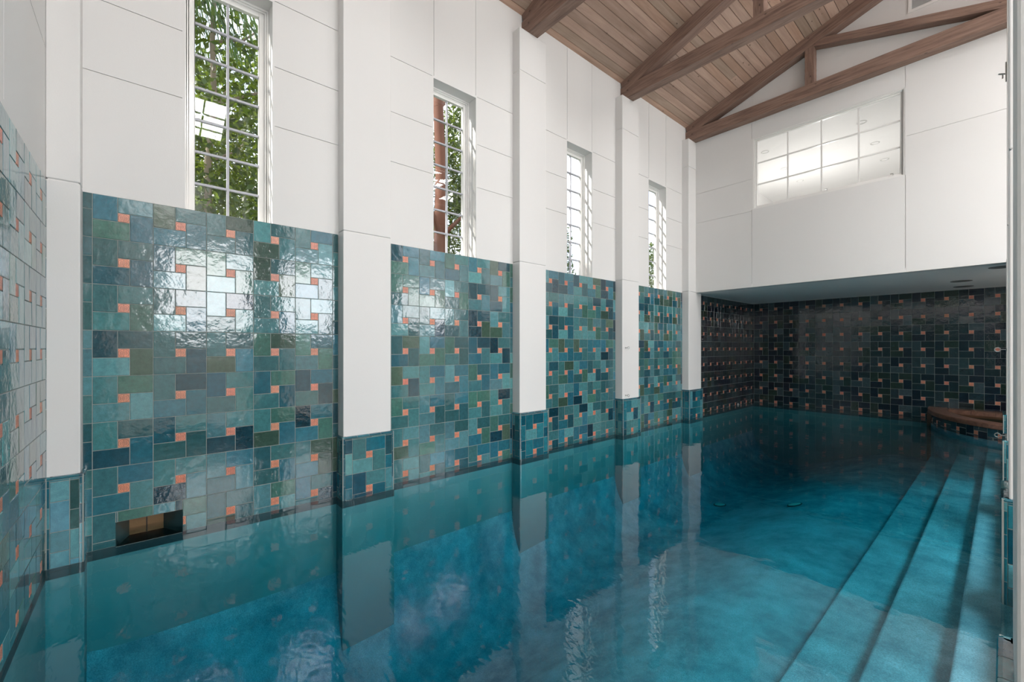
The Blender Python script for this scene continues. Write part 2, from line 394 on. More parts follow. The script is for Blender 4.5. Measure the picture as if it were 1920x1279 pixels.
def tile_field(name, P, u0, u1, z0, z1, uc, zc, parent, pal=PAL, holes=(), seed=1, extra=(), grout=True, curved=0):
    """P(u,z,h) -> point; h is height above the grout bed"""
    rnd = random.Random(seed); mb = MB()
    for r, o, c in tile_rects(u0, u1, z0, z1, uc, zc, holes):
        add_tile(mb, P, r, (ORANGE[0]*rnd.uniform(.9, 1.08), ORANGE[1]*rnd.uniform(.9, 1.08), ORANGE[2], 0.0) if o else pick(pal, rnd), rnd, c if o else None)
    for r in extra: add_tile(mb, P, r, pick(pal, rnd), rnd)
    ob = mb.build(name, M['tile'], parent, merge=False)
    if grout:
        g = MB(); n = max(1, curved)
        for rr in subtract((u0, u1, z0, z1), holes):
            for k in range(n):
                a = rr[0]+(rr[1]-rr[0])*k/n; b = rr[0]+(rr[1]-rr[0])*(k+1)/n
                g.quad(P(a, rr[2], .0008), P(b, rr[2], .0008), P(b, rr[3], .0008), P(a, rr[3], .0008))
        g.build('grout', M['grout'], ob, merge=False)
    return ob

# ------------------------------------------------------------------ wall plates with reveals and holes
def cut_wall(name, P, ucuts, zcuts, cell, mat, parent=None, thick=.3):
    """cell(u,z)-> depth of the front face (0 flush, >0 recessed) or None for an opening"""
    mb = MB(); us = sorted(set(ucuts)); zs = sorted(set(zcuts))
    D = [[cell((us[i]+us[i+1])/2, (zs[j]+zs[j+1])/2) for j in range(len(zs)-1)] for i in range(len(us)-1)]
    nu, nz = len(us)-1, len(zs)-1
    dep = lambda d: thick if d is None else d
    for i in range(nu):
        for j in range(nz):
            d = D[i][j]; a, b, c, e = us[i], us[i+1], zs[j], zs[j+1]
            if d is not None:
                mb.quad(P(a, c, d), P(b, c, d), P(b, e, d), P(a, e, d))
                mb.quad(P(a, c, thick), P(a, e, thick), P(b, e, thick), P(b, c, thick))
            for (ii, jj, q) in ((i+1, j, ((b, c), (b, e))), (i, j+1, ((a, e), (b, e)))):
                o = D[ii][jj] if ii < nu and jj < nz else None
                if ii >= nu or jj >= nz:
                    if d is not None: mb.quad(P(*q[0], d), P(*q[1], d), P(*q[1], thick), P(*q[0], thick))
                    continue
                d1, d2 = dep(d), dep(o)
                if abs(d1-d2) > 1e-6: mb.quad(P(*q[0], d1), P(*q[1], d1), P(*q[1], d2), P(*q[0], d2))
            if d is not None and i == 0: mb.quad(P(a, c, d), P(a, e, d), P(a, e, thick), P(a, c, thick))
            if d is not None and j == 0: mb.quad(P(a, c, d), P(b, c, d), P(b, c, thick), P(a, c, thick))
    return mb.build(name, mat, parent, merge=True, flip=False)
GW, GD = .008, .010
def with_grooves(vg, hg):
    """vg: [(u, z0, z1)] hg: [(z, u0, u1)]"""
    def f(u, z):
        for (g, a, b) in vg:
            if abs(u-g) < GW/2 and a-1e-6 <= z <= b+1e-6: return True
        for (g, a, b) in hg:
            if abs(z-g) < GW/2 and a-1e-6 <= u <= b+1e-6: return True
        return False
    us = [x for (g, a, b) in vg for x in (g-GW/2, g+GW/2)]+[x for (g, a, b) in hg for x in (a, b)]
    zs = [x for (g, a, b) in hg for x in (g-GW/2, g+GW/2)]+[x for (g, a, b) in vg for x in (a, b)]
    return f, us, zs

# ------------------------------------------------------------------ left wall
HZ = [3.872, 4.478, 5.148]
WIN = [(.286, .993), (2.862, 3.543), (5.455, 6.128), (8.0, 8.698)]
WT, WB = 5.13, 2.868
vg, hg = [], []
pan = [(PIL[i][1], PIL[i+1][0]) for i in range(4)]
for k, (a, b) in enumerate(WIN):
    p0, p1 = pan[k]
    vg += [(a+.004, WT+.03, 6.72), (b-.004, WT+.03, 6.72)]
    for z in HZ: hg += [(z, p0, a-.02), (z, b+.02, p1)]
gf, gu, gz = with_grooves(vg, hg)
def cell_left(u, z):
    for (a, b) in WIN:
        if a < u < b and WB < z < WT: return None
    if z < .147 and -.175 < u < .268 and z > -.06: return None
    return GD if gf(u, z) else 0
PL = lambda u, z, d: (-d, u, z)
wl = cut_wall('wall_left', PL, [NY, 13.95]+gu+[x for w_ in WIN for x in w_]+[-.175, .268], [-1.2, -.06, .147, WB, WT, 6.73]+gz, cell_left, M['white'], thick=.25)
tag(wl, 'long white plastered wall with tall narrow windows and teal tiled panels below', 'wall', kind='structure')
ROW0 = 2.7055
TL = lambda u, z, h: (.001+h, u, z)
names = ['nearest teal tiled panel with the skimmer opening at the waterline', 'second teal tiled panel between the second and third pilaster',
         'third teal tiled panel between the third and fourth pilaster', 'fourth teal tiled panel beside the loft corner']
Y0 = [-.1255, 2.4617, 5.0472, 8.0114-.38]
SK = (-.175, .268, -.06, .147)
for k in range(4):
    p0, p1 = pan[k]
    t = tile_field('tile_panel', TL, p0, p1, -.05, TT, Y0[k], ROW0, wl, holes=(SK,) if k == 0 else (), seed=11+k)
    t['label'] = names[k]
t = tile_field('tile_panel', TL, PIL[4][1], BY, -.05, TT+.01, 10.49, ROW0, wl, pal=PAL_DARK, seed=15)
t['label'] = 'dark teal tiled side wall under the low loft ceiling'

# skimmer niche
sk = empty('skimmer_opening', (0, .047, 0)); tag(sk, 'rectangular skimmer opening cut into the nearest tiled panel at the waterline', 'pool skimmer')
def slab(m, p, q, z0, z1, t=.012):
    d = (Vector(q)-Vector(p)).normalized(); n = Vector((-d.y, d.x))*t
    r = [(p[0], p[1]), (q[0], q[1]), (q[0]+n.x, q[1]+n.y), (p[0]+n.x, p[1]+n.y)]
    A = [(x, y-.047, z0) for x, y in r]; B = [(x, y-.047, z1) for x, y in r]
    m.face(list(reversed(A))); m.face(B)
    for i in range(4): m.face((A[i], A[(i+1) % 4], B[(i+1) % 4], B[i]))
m = MB()
slab(m, (-.24, -.094), (.003, -.175), -.06, .147, -.012); slab(m, (.003, .268), (-.24, .139), -.06, .147, -.012)
m.box(-.245, -.001, -.18-.047, .274-.047, .147, .158); m.box(-.245, -.001, -.18-.047, .274-.047, -.07, -.06)
m.build('niche_lining', plain('niche_tile', srgb(58, 88, 92), .15), sk, merge=False)
m = MB(); m.box(-.248, -.236, -.10-.047, .145-.047, -.06, .147); m.build('back_panel', plain('weathered_beige_panel', srgb(190, 150, 104), .5, var=.6, bump=.5), sk)['label'] = 'weathered beige back panel'
m = MB(); m.box(-.236, -.228, .02-.047, .027-.047, -.06, .147); m.build('divider', M['dark_metal'], sk)

# ------------------------------------------------------------------ pilasters and columns
def pilaster_mesh(x0, x1, y0, y1, z0, z1, grooves, mb=None):
    mb = mb or MB(); zs = [z0]+grooves+[z1]
    for i in range(len(zs)-1):
        a = zs[i]+(GW/2 if i else 0); b = zs[i+1]-(GW/2 if i < len(zs)-2 else 0)
        mb.box(x0, x1, y0, y1, a, b)
    return mb
def base_tiles(parent, x0, x1, y0, y1, faces, seed, name='tile_base', zc=.41, zlow=-.05):
    """tiled plinth; faces in '+x -x +y -y'"""
    rnd = random.Random(seed); mb = MB(); gm = MB(); yc = (y0+y1)/2; e = .024
    ztop = TB-.022
    gm.box(x0, x1, y0, y1, zlow, TB-.004)
    for f in faces:
        if f == '+x': P = lambda u, z, h: (x1+h, u, z); u0, u1, uc = y0, y1, yc if seed != 31 else NY-.06
        if f == '-x': P = lambda u, z, h: (x0-h, -u, z); u0, u1, uc = -y1, -y0, -yc
        if f == '-y': P = lambda u, z, h: (u, y0-h, z); u0, u1, uc = x0, x1, x0-.115
        if f == '+y': P = lambda u, z, h: (-u, y1+h, z); u0, u1, uc = -x1, -x0, -x0+.115
        for r, o, c in tile_rects(u0+e, u1-(e if f[1] == 'x' or f == '-y' else 0), zlow, ztop, uc, zc):
            add_tile(mb, P, r, (ORANGE[0], ORANGE[1], ORANGE[2], 0.0) if o else pick(PAL_LIGHT if seed == 31 else (PAL_BLUE if seed % 2 else PAL_BLUE+PAL[2:5]), rnd), rnd, c if o else None)
    # rounded corner pieces and top bullnose
    def col(): return pick(PAL_BLUE, rnd)
    R = .024
    def corner(cx, cy, a0):
        z = zlow
        while z < ztop:
            zz = min(z+.152, ztop); c = col()
            for k in range(5):
                a = a0+k*PI/10; b = a0+(k+1)*PI/10
                p = lambda t, r, q: (cx+math.cos(t)*r, cy+math.sin(t)*r, q)
                mb.quad(p(a, R+.004, z+.002), p(b, R+.004, z+.002), p(b, R+.004, zz-.002), p(a, R+.004, zz-.002), c, [(0, 0)]*4)
            z = zz
    xf = x1 if '+x' in faces else x0; sgn = 1 if '+x' in faces else -1
    if '+x' in faces: corner(x1-R, y0+R, -PI/2); corner(x1-R, y1-R, 0)
    if '-x' in faces: corner(x0+R, y0+R, PI); corner(x0+R, y1-R, PI/2)
    # top bullnose pieces along each face
    def nose(pa, pb, nrm):
        L = (Vector(pb)-Vector(pa)).length; n = max(1, round(L/.155)); 
        for i in range(n):
            A = Vector(pa).lerp(Vector(pb), i/n); B = Vector(pa).lerp(Vector(pb), (i+1)/n); d = (B-A).normalized()*.0016; A = A+d; B = B-d; c = col(); nv = Vector(nrm)
            pr = [(.004, ztop+.002), (.0055, ztop+.010), (.002, ztop+.0185), (-.008, TB), (-.05, TB)]
            for (h0, q0), (h1, q1) in zip(pr[:-1], pr[1:]):
                f = lambda X, h, q: (X.x+nv.x*h, X.y+nv.y*h, q)
                mb.quad(f(A, h0, q0), f(B, h0, q0), f(B, h1, q1), f(A, h1, q1), c, [(0, 0)]*4)
    cz = [(R+.004, ztop+.002), (R+.0055, ztop+.010), (R+.002, ztop+.0185), (R-.008, TB), (0, TB)]
    for cx_ in ([x1-R] if '+x' in faces else [])+([x0+R] if '-x' in faces else []):
        for cy_ in (y0+R, y1-R): mb.lathe(cz, (cx_, cy_, 0), n=16, col=col())
    if '+x' in faces: nose((x1, y0+R, 0), (x1, y1-R, 0), (1, 0, 0))
    if '-x' in faces: nose((x0, y0+R, 0), (x0, y1-R, 0), (-1, 0, 0))
    if '-y' in faces: nose((x0+(R if xf == x0 else 0), y0, 0), (x1-(R if xf == x1 else 0), y0, 0), (0, -1, 0))
    if '+y' in faces: nose((x0+(R if xf == x0 else 0), y1, 0), (x1-(R if xf == x1 else 0), y1, 0), (0, 1, 0))
    o = mb.build(name, M['tile'], parent, merge=False); o['label'] = 'teal glazed tile plinth with small orange squares'
    gm.build('grout', M['grout'], o, bevel=.02 if False else 0)
    return o
pl_lab = ['white corner pilaster at the near end wall, tiled at its foot', 'white pilaster between the first and second tall window',
          'white pilaster between the second and third tall window', 'white pilaster with two small ring bolts, between the third and fourth window',
          'farthest white pilaster, at the corner of the loft wall']
for k, (a, b) in enumerate(PIL):
    e = empty('pilaster', (PX/2, (a+b)/2, FL)); tag(e, pl_lab[k], 'pilaster', 'white pilasters along the window wall')
    off = Vector(e.location)
    def sub(mb):
        mb.v = [(x-off.x, y-off.y, z-off.z) for x, y, z in mb.v]; return mb
    if k < 4:
        mb = pilaster_mesh(-.004, PX, a, b, TB-.03, 6.385, [TT+.017, 5.75])
    else:
        mb = pilaster_mesh(-.004, PX, a, b, TB-.03, 2.888, [])
        pilaster_mesh(-.004, PX, a, GY, 2.889+GW, 6.385, [5.75], mb)
    sub(mb).build('shaft', M['white'], e, bevel=.008, segs=2)
    gm = MB(); gm.box(-.004, PX-.011, a+.011, (b if k < 4 else GY)-.011, .7, 6.3); sub(gm).build('shaft_core', M['white'], e)
    o = base_tiles(e, -.004, BX, a-(.018 if k else 0), b+.022, ['+x', '+y']+(['-y'] if k else []), 31+k)
    o.location = -off
cl_lab = ['column beside the camera at the near end wall', 'white column at the right edge of the view', 'second white column on the right side, beyond the nearest one',
          'white column on the right carrying two ring bolts', 'farthest white column on the right, under the loft edge']
for k, (a, b) in enumerate(PIL):
    e = empty('column', (5.05, (a+b)/2, FL)); tag(e, cl_lab[k], 'column', 'white columns along the step side of the pool')
    off = Vector(e.location)
    mb = pilaster_mesh(RX, 5.21, a, b, .2, 2.888 if k == 4 else 6.385, [] if k == 4 else [TT+.017, 5.75]); mb.v = [(x-off.x, y-off.y, z-off.z) for x, y, z in mb.v]
    mb.build('shaft', M['white'], e, bevel=.008)
    if k < 4:
        gm = MB(); gm.box(RX+.011, 5.20, a+.011, b-.011, .7, 6.3); gm.v = [(x-off.x, y-off.y, z-off.z) for x, y, z in gm.v]; gm.build('shaft_core', M['white'], e)
    o = base_tiles(e, RX-.03, 5.24, a-(.018 if k else 0), b+.022, ['-x', '+y']+(['-y'] if k else []), 51+k); o.location = -off

# ------------------------------------------------------------------ near wall
PN = lambda u, z, d: (-u, NY-d, z)        # seen from inside, right is -x
gf2, gu2, gz2 = with_grooves([(-1.42, TT+.05, 8.5), (-3.3, TT+.05, 8.5)], [(z, -1.42, 0) for z in HZ]+[(z, -3.3, -1.42) for z in HZ])
wn = cut_wall('wall_near', PN, [-10.1, 0]+gu2, [-1.2, TT, 8.6]+gz2, lambda u, z: GD if gf2(u, z) else 0, M['white'])
tag(wn, 'white near end wall with glossy teal tiles up to window sill height', 'wall', kind='structure')
o = tile_field('tile_panel', lambda u, z, h: (-u, NY+.001+h, z), -4.97, 0, -.05, TT, -.37, ROW0, wn, seed=21); o['label'] = 'teal tiled end panel seen at a sharp angle'

# ------------------------------------------------------------------ back wall under the loft and gable wall
PB = lambda u, z, d: (u, BY+d, z)
wb = cut_wall('wall_back', PB, [-.3, HX], [-1.2, 2.95], lambda u, z: 0, M['white'])
tag(wb, 'dark tiled back wall under the loft', 'wall', kind='structure')
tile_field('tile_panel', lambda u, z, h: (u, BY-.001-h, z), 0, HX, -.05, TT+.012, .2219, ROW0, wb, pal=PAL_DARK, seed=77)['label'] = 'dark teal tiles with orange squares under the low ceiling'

GWIN = (1.391, 3.771, 4.53, 6.02)
gf3, gu3, gz3 = with_grooves([(1.368, 2.9, 4.53), (1.368, 6.03, 6.5), (3.776, 2.9, 4.53), (3.776, 6.03, 6.5)],
                             [(5.18, 0, 1.36), (4.50, 0, 1.36), (5.185, 3.79, 10.1)])
def cell_g(u, z):
    a, b, c, d = GWIN
    if a < u < b and c < z < d: return None
    if z > ceil_z(u)+.05: return .01
    return GD if gf3(u, z) else 0
PG = lambda u, z, d: (u, GY+d, z)
wg = cut_wall('wall_gable', PG, [-.3, HX+.3, GWIN[0], GWIN[1]]+gu3, [2.888, 8.6, GWIN[2], GWIN[3]]+gz3, cell_g, M['white'], thick=.22)
tag(wg, 'white gable wall of the loft with an interior window', 'wall', kind='structure')
mb = MB(); mb.box(-.3, HX+.3, GY+.001, BY+.3, 2.889, 2.96)
o = mb.build('ceiling_soffit', M['soffit']); tag(o, 'low white ceiling under the loft at the far end of the pool', 'ceiling', kind='structure')

# ------------------------------------------------------------------ interior loft window
def sash_window(name, P, u0, u1, z0, z1, cols, rows, fw, depth, label, bar=.02, face=.0, kindlabel='window', stepw=.02, slat=None):
    root = empty(name, P((u0+u1)/2, z0, depth)); tag(root, label, 'window', kind='structure')
    off = Vector(root.location)
    def bx(mb, a, b, c, d, e, f):
        pts = [P(a, c, e), P(b, c, e), P(b, d, e), P(a, d, e), P(a, c, f), P(b, c, f), P(b, d, f), P(a, d, f)]
        pts = [tuple(Vector(p)-off) for p in pts]
        for q in ((0, 1, 2, 3), (7, 6, 5, 4), (0, 4, 5, 1), (1, 5, 6, 2), (2, 6, 7, 3), (3, 7, 4, 0)): mb.face([pts[i] for i in q])
    m = MB()   # stepped frame: outer casing, middle bead, inner sash
    for (ins, w_, dd, de) in ((0, stepw, depth-.028, depth+.05), (stepw, stepw*.9, depth-.014, depth+.05), (stepw*1.9, fw-stepw*1.9, depth, depth+.05)):
        a, b, c, d = u0+ins, u1-ins, z0+ins, z1-ins
        bx(m, a, a+w_, c, d, dd, de); bx(m, b-w_, b, c, d, dd, de); bx(m, a+w_, b-w_, d-w_, d, dd, de); bx(m, a+w_, b-w_, c, c+w_, dd, de)
    m.build('window_frame', M['trim'], root, bevel=.003)
    ga, gb, gc, gd = u0+fw, u1-fw, z0+fw, z1-fw
    m = MB()
    for i in range(1, cols):
        x = ga+(gb-ga)*i/cols; bx(m, x-bar/2, x+bar/2, gc, gd, depth+.018, depth+.048)
    for j in range(1, rows):
        z = gc+(gd-gc)*j/rows; bx(m, ga, gb, z-bar/2, z+bar/2, depth+.020, depth+.046)
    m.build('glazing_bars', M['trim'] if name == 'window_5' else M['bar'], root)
    m = MB(); bx(m, ga-.004, gb+.004, gc-.004, gd+.004, depth+.030, depth+.035); m.build('pane', M['glass'], root)
    return root
wl_lab = ['nearest tall narrow window, leafy garden tree outside', 'second tall narrow window with a reddish tree trunk outside',
          'third tall narrow window showing mostly bright sky', 'farthest narrow window, seen almost edge-on']
for k, (a, b) in enumerate(WIN):
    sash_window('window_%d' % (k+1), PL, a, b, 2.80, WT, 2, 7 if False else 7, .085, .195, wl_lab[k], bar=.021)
# interior window: grid measured 4 x 3
r5 = sash_window('window_5', PG, GWIN[0], GWIN[1], GWIN[2], GWIN[3], 4, 3, .065, .032, 'interior loft window of twelve panes high in the gable wall', bar=.026)
m = MB()
for x in (2.68, 3.62):
    m.box(x-.04-r5.location.x, x-r5.location.x, -.03, -.012, .075, .083); m.box(x-.006-r5.location.x, x-r5.location.x, -.03, -.012, .045, .083)
m.build('window_latch', M['steel'], r5)

# loft room behind the interior window
m = MB()
def room(m, x0, x1, y0, y1, z0, z1):
    m.quad((x0, y0, z0), (x1, y0, z0), (x1, y1, z0), (x0, y1, z0)); m.quad((x0, y0, z1), (x0, y1, z1), (x1, y1, z1), (x1, y0, z1))
    m.quad((x0, y0, z0), (x0, y1, z0), (x0, y1, z1), (x0, y0, z1)); m.quad((x1, y0, z0), (x1, y0, z1), (x1, y1, z1), (x1, y1, z0))
    m.quad((x0, y1, z0), (x1, y1, z0), (x1, y1, z1), (x0, y1, z1))
m.box(-.3, .1, GY+.221, 16.1, 2.97, 6.3); m.box(5.4, 5.6, GY+.221, 16.1, 2.97, 6.3); m.box(-.3, 5.6, 16.1, 16.3, 2.97, 6.3)
m.box(-.3, 5.6, GY+.221, 16.3, 6.2, 6.4); m.box(-.3, 5.6, GY+.221, 16.3, 2.962, 3.0)
o = m.build('wall_loft', M['soffit'], merge=False); tag(o, 'plain white loft room seen through the interior window', 'room', kind='structure')
def downlight(x, y, z, label, group, r=.075):
    e = empty('downlight', (x, y, z)); tag(e, label, 'ceiling light', group)
    m = MB(); m.lathe([(r, 0), (r, -.006), (r*.82, -.010), (r*.72, -.002), (r*.62, .03)], n=28); m.build('trim_ring', M['trim'], e, smooth=True)
    m = MB(); m.lathe([(0, .012), (r*.5, .014), (r*.6, .03)], n=20); m.build('lamp', plain('frosted_lamp', srgb(225, 225, 220), .3), e, smooth=True)
    return e
DL = [(1.20, 11.03, 'leftmost'), (1.18, 12.43, ''), (1.19, 13.68, ''), (2.97, 11.07, ''), (2.97, 12.42, ''), (2.96, 13.68, '')]
DLL = ['upper left recessed light seen in the interior loft window', 'middle recessed light of the left row in the loft window, behind a glazing bar', 'lowest recessed light of the left row in the loft window',
       'highest recessed light of the right row in the loft window', 'middle recessed light of the right row in the loft window', 'lowest recessed light of the right row in the loft window']
for (x, y, _), l in zip(DL, DLL): downlight(x, y, 6.198, l, 'recessed lights in the loft ceiling', .085)
# uplighter standing in the loft, below the line of sight
e = empty('floor_lamp', (1.15, 12.9, 3.0)); tag(e, 'uplighter standing in the loft room, its glow on the ceiling', 'lamp')
m = MB(); m.lathe([(0, 0), (.13, 0), (.13, .02), (.012, .03), (.012, 1.75), (.0, 1.75)], n=20); m.build('stand', M['dark_metal'], e, smooth=True)
m = MB(); m.lathe([(.03, 1.74), (.14, 1.86), (.15, 1.90), (.145, 1.90), (.03, 1.76)], n=24); m.build('lamp_shade', M['trim'], e, smooth=True)
pl = bpy.data.lights.new('uplight', 'SPOT'); pl.energy = 22; pl.spot_size = 2.5; pl.spot_blend = 1; pl.shadow_soft_size = .08; pl.color = (1, .98, .94)
po = bpy.data.objects.new('uplight', pl); C.objects.link(po); po.location = (1.15, 12.9, 4.93); po.rotation_euler = (PI, 0, 0)
pl = bpy.data.lights.new('loft_fill_light', 'POINT'); pl.energy = 68; pl.shadow_soft_size = .15; pl.color = (1, .99, .97)  # added fill that evens out the loft brightness, has no fixture
po = bpy.data.objects.new('loft_fill_light', pl); C.objects.link(po); po.location = (2.0, 12.6, 4.3)

# round speaker grilles in the low ceiling
for (x, y), l in zip(((4.33, 11.9), (4.31, 13.0), (4.85, 10.3)), ('round grille in the low ceiling, middle of the three', 'round grille in the low ceiling nearest the back wall', 'round grille in the low ceiling nearest its front edge')):
    e = empty('ceiling_speaker', (x, y, 2.889)); tag(e, l, 'ceiling speaker', 'round grilles in the low ceiling')
    m = MB(); m.lathe([(.15, 0), (.15, -.006), (.135, -.009), (.13, -.004)], n=32); m.build('rim', M['speaker'], e, smooth=True)
    m = MB(); m.lathe([(0, -.003), (.13, -.003), (.13, .0)], n=32); m.build('grille', M['speaker'], e)

# ------------------------------------------------------------------ ceiling of boards
def ceiling_boards():
    rnd = random.Random(5); m = MB(); g = MB(); P_ = .1345; wv = P_-.0055
    def col():
        j = rnd.uniform(.84, 1.12); q = rnd.random()
        c = (1, 1, 1) if q < .6 else ((1.02, .97, .92) if q < .85 else (.86, .9, .88))
        return (c[0]*j, c[1]*j, c[2]*j, 1)
    cs = math.cos(math.atan(.336)); sn = math.sin(math.atan(.336))
    for side in (0, 1):
        def Q(x, y, dz):   # dz above the boarding face
            z = 6.735+.336*x+dz
            return ((x if side == 0 else 10.1-x), y, z)
        k = 0; x = -.02+0.05
        xs = [-.05]
        while xs[-1] < 5.05: xs.append(xs[-1]+P_)
        xs[-1] = 5.05
        for a, b in zip(xs[:-1], xs[1:]):
            if b-a < .01: continue
            spans = [(NY, GY)]
            if side == 1 and 1.2 < a < 2.75:
                spans = []; y = NY
                for (s0, s1) in SKYL: spans.append((y, s0)); y = s1
                spans.append((y, GY))
            for (y0, y1) in spans:
                a2, b2 = a+.0035, b-.0035; e = .003
                # random end joints
                cuts = [y0]+sorted(rnd.uniform(y0, y1) for _ in range(1 if rnd.random() < .5 and y1-y0 > 4 else 0))+[y1]
                for c0, c1 in zip(cuts[:-1], cuts[1:]):
                    c = col(); d0 = c0+.001; d1 = c1-.001
                    m.quad(Q(a2+e, d0, 0), Q(b2-e, d0, 0), Q(b2-e, d1, 0), Q(a2+e, d1, 0), c)
                    m.quad(Q(a2, d0, .006), Q(a2+e, d0, 0), Q(a2+e, d1, 0), Q(a2, d1, .006), c)
                    m.quad(Q(b2-e, d0, 0), Q(b2, d0, .006), Q(b2, d1, .006), Q(b2-e, d1, 0), c)
                    m.quad(Q(a2, d0, .006), Q(a2, d1, .006), Q(a2, d1, .02), Q(a2, d0, .02), c)
                    m.quad(Q(b2, d0, .006), Q(b2, d0, .02), Q(b2, d1, .02), Q(b2, d1, .006), c)
                def gb(A, B, C_, D):
                    p = [Q(A, C_, .012), Q(B, C_, .012), Q(B, D, .012), Q(A, D, .012), Q(A, C_, .12), Q(B, C_, .12), Q(B, D, .12), Q(A, D, .12)]
                    for q in ((0, 3, 2, 1), (4, 5, 6, 7), (0, 1, 5, 4), (1, 2, 6, 5), (2, 3, 7, 6), (3, 0, 4, 7)): g.face([p[i] for i in q])
                gb(a, b, y0, y1)
    o = m.build('ceiling', M['plank'], merge=False); tag(o, 'sloping ceiling of narrow weathered brown boards', 'ceiling', kind='structure')
    g.build('roof_deck', M['gap'], o, merge=False)
SKYL = [(-.3, 1.65), (2.25, 4.2), (4.8, 6.8), (7.4, 9.4)]
ceiling_boards()

# ------------------------------------------------------------------ trusses
def beam(name, parent, A, B, dep, y0, y1, off, zfun=None, bev=.006):
    """timber between two points of its top edge in the x-z plane; local x runs along it"""
    A = Vector((A[0], 0, A[1])); B = Vector((B[0], 0, B[1])); L = (B-A).length; ang = math.atan2(B.z-A.z, B.x-A.x)
    m = MB(); n = 14; rnd = random.Random(int(L*1000)+int(y0*10))
    for i in range(n):
        m.box(L*i/n, L*(i+1)/n, 0, y1-y0, -dep, 0)
    # keep only the skin
    b = MB()
    rr = [[rnd.uniform(-.0025, .0025) for _ in range(4)] for _ in range(n+1)]
    ring = lambda i: [(L*i/n, rr[i][0], -dep+rr[i][1]), (L*i/n, y1-y0+rr[i][2], -dep+rr[i][1]), (L*i/n, y1-y0+rr[i][2], rr[i][3]), (L*i/n, rr[i][0], rr[i][3])]
    for i in range(n):
        p, q = ring(i), ring(i+1)
        for k in range(4): b.quad(p[k], q[k], q[(k+1) % 4], p[(k+1) % 4])
    b.face(ring(0)); b.face(ring(n))
    o = b.build(name, M['beam'], parent, bevel=bev, smooth=False)
    o.location = (A.x-off.x, y0-off.y, A.z-off.z); o.rotation_euler = (0, -ang, 0)
    return o
def truss(yc, label, half=.0975, x0=.0):
    e = empty('roof_truss', (5.05, yc, 6.385)); off = Vector(e.location); tag(e, label, 'roof truss', 'timber roof trusses')
    y0, y1 = yc-half, yc+half
    beam('tie_beam', e, (x0, 6.622), (10.1-x0, 6.622), .237, y0, y1, off)
    zt = lambda x: ceil_z(x)-.003
    dv = .24*math.cos(math.atan(.336))
    beam('rafter', e, (x0, zt(x0)), (5.05, zt(5.05)), dv, y0+.001, y1-.001, off)
    r = beam('rafter', e, (5.05, zt(5.05)), (10.1-x0, zt(x0)), dv, y0+.001, y1-.001, off)
    for s in (0, 1):
        fx = lambda x: x if s == 0 else 10.1-x
        a, b = sorted((fx(2.37), fx(2.52)))
        beam('post', e, (a, 6.60), (a, zt(2.4)-.2), .15, yc-half+.012, yc+half-.012, off, bev=.005)
        p0, p1 = (fx(2.40), 7.475), (fx(5.04), 6.705)
        if s: p0, p1 = p1, p0
        beam('strut', e, p0, p1, .135, y0+.012, y1-.012, off)
    beam('king_post', e, (4.975, 6.60), (4.975, zt(5.05)-.2), .15, yc-half+.012, yc+half-.012, off, bev=.005)
    return e
tl = ['roof truss over the second pilaster, above the view', 'nearest visible brown timber roof truss at the top edge, resting on the third pilaster', 'brown timber roof truss resting on the fourth pilaster, crossing the boarded ceiling', 'farthest timber roof truss, flat against the white gable wall']
for yc, l in zip((1.925, 4.505, 7.09, 9.6625), tl): truss(yc, l)

# ------------------------------------------------------------------ air vent in the gable
e = empty('air_vent', (4.3, GY-.001, 7.24)); tag(e, 'white louvred air vent high on the gable wall above the last truss', 'air vent')
m = MB(); W_, H_ = .49, .46
for (a, b, c, d) in ((-W_, W_, 0, .045), (-W_, W_, H_-.045, H_), (-W_, -W_+.045, .045, H_-.045), (W_-.045, W_, .045, H_-.045)): m.box(a, b, -.012, 0, c, d)
m.build('frame', M['trim'], e, bevel=.002)
m = MB()
for i in range(24):
    z = .05+i*.0155
    m.quad((-W_+.045, -.009, z), (W_-.045, -.009, z), (W_-.045, -.001, z+.010), (-W_+.045, -.001, z+.010))
m.quad((-W_+.04, -.0005, .04), (W_-.04, -.0005, .04), (W_-.04, -.0005, H_-.04), (-W_+.04, -.0005, H_-.04))
m.build('louvres', M['louvre'], e, merge=False)['label'] = 'fine grey louvres'

# ------------------------------------------------------------------ pool basin, steps, water, spa
m = MB()
def floor_z(x, y):      # deepest along the window wall and towards the near end, coved up to the walls
    t = min(1, max(0, (3.4-x)/2.6)); t = t*t*(3-2*t); q = min(1, max(0, (6-y)/5)); q = q*q*(3-2*q)
    z = FL-(.70+.55*q)*t
    k = max(0, min(1, (.8-x)/.8)); z += -(z+.75)*(1-math.sqrt(max(0, 1-k*k)))
    k = max(0, min(1, (NY+.6-y)/.6)); z += -(z+.75)*(1-math.sqrt(max(0, 1-k*k)))
    return z
xs = [.004+(.85*(i/14)**1.6 if i <= 14 else .85+(5.15-.85)*(i-14)/38) for i in range(53)]; ys = [NY-.05+(BY-NY+.1)*j/90 for j in range(91)]
for i in range(52):
    for j in range(90):
        m.quad(*[(x, y, floor_z(x, y)) for x, y in ((xs[i], ys[j]), (xs[i+1], ys[j]), (xs[i+1], ys[j+1]), (xs[i], ys[j+1]))])
o = m.build('floor', M['plaster'], smooth=True); tag(o, 'mottled teal plaster pool floor under the water', 'pool floor', kind='structure')
m = MB(); 
def basin(m, z0, z1, q):
    m.box(0.0, q, PIL[0][1], BY, z0, min(z1, -.061))
    for (a, b) in ((PIL[0][1], -.175), (.268, BY)):
        if z1 > -.061: m.box(0.0, q, a, b, -.061, z1)
    m.box(0, 4.97, NY, NY+q, z0, z1); m.box(0, 4.97, BY-q, BY, z0, z1)
    for (a, b) in PIL: m.box(0, BX-.003+q, a-.018-q, b+.022+q, z0, z1)
basin(m, DEEP, -.13, .003)
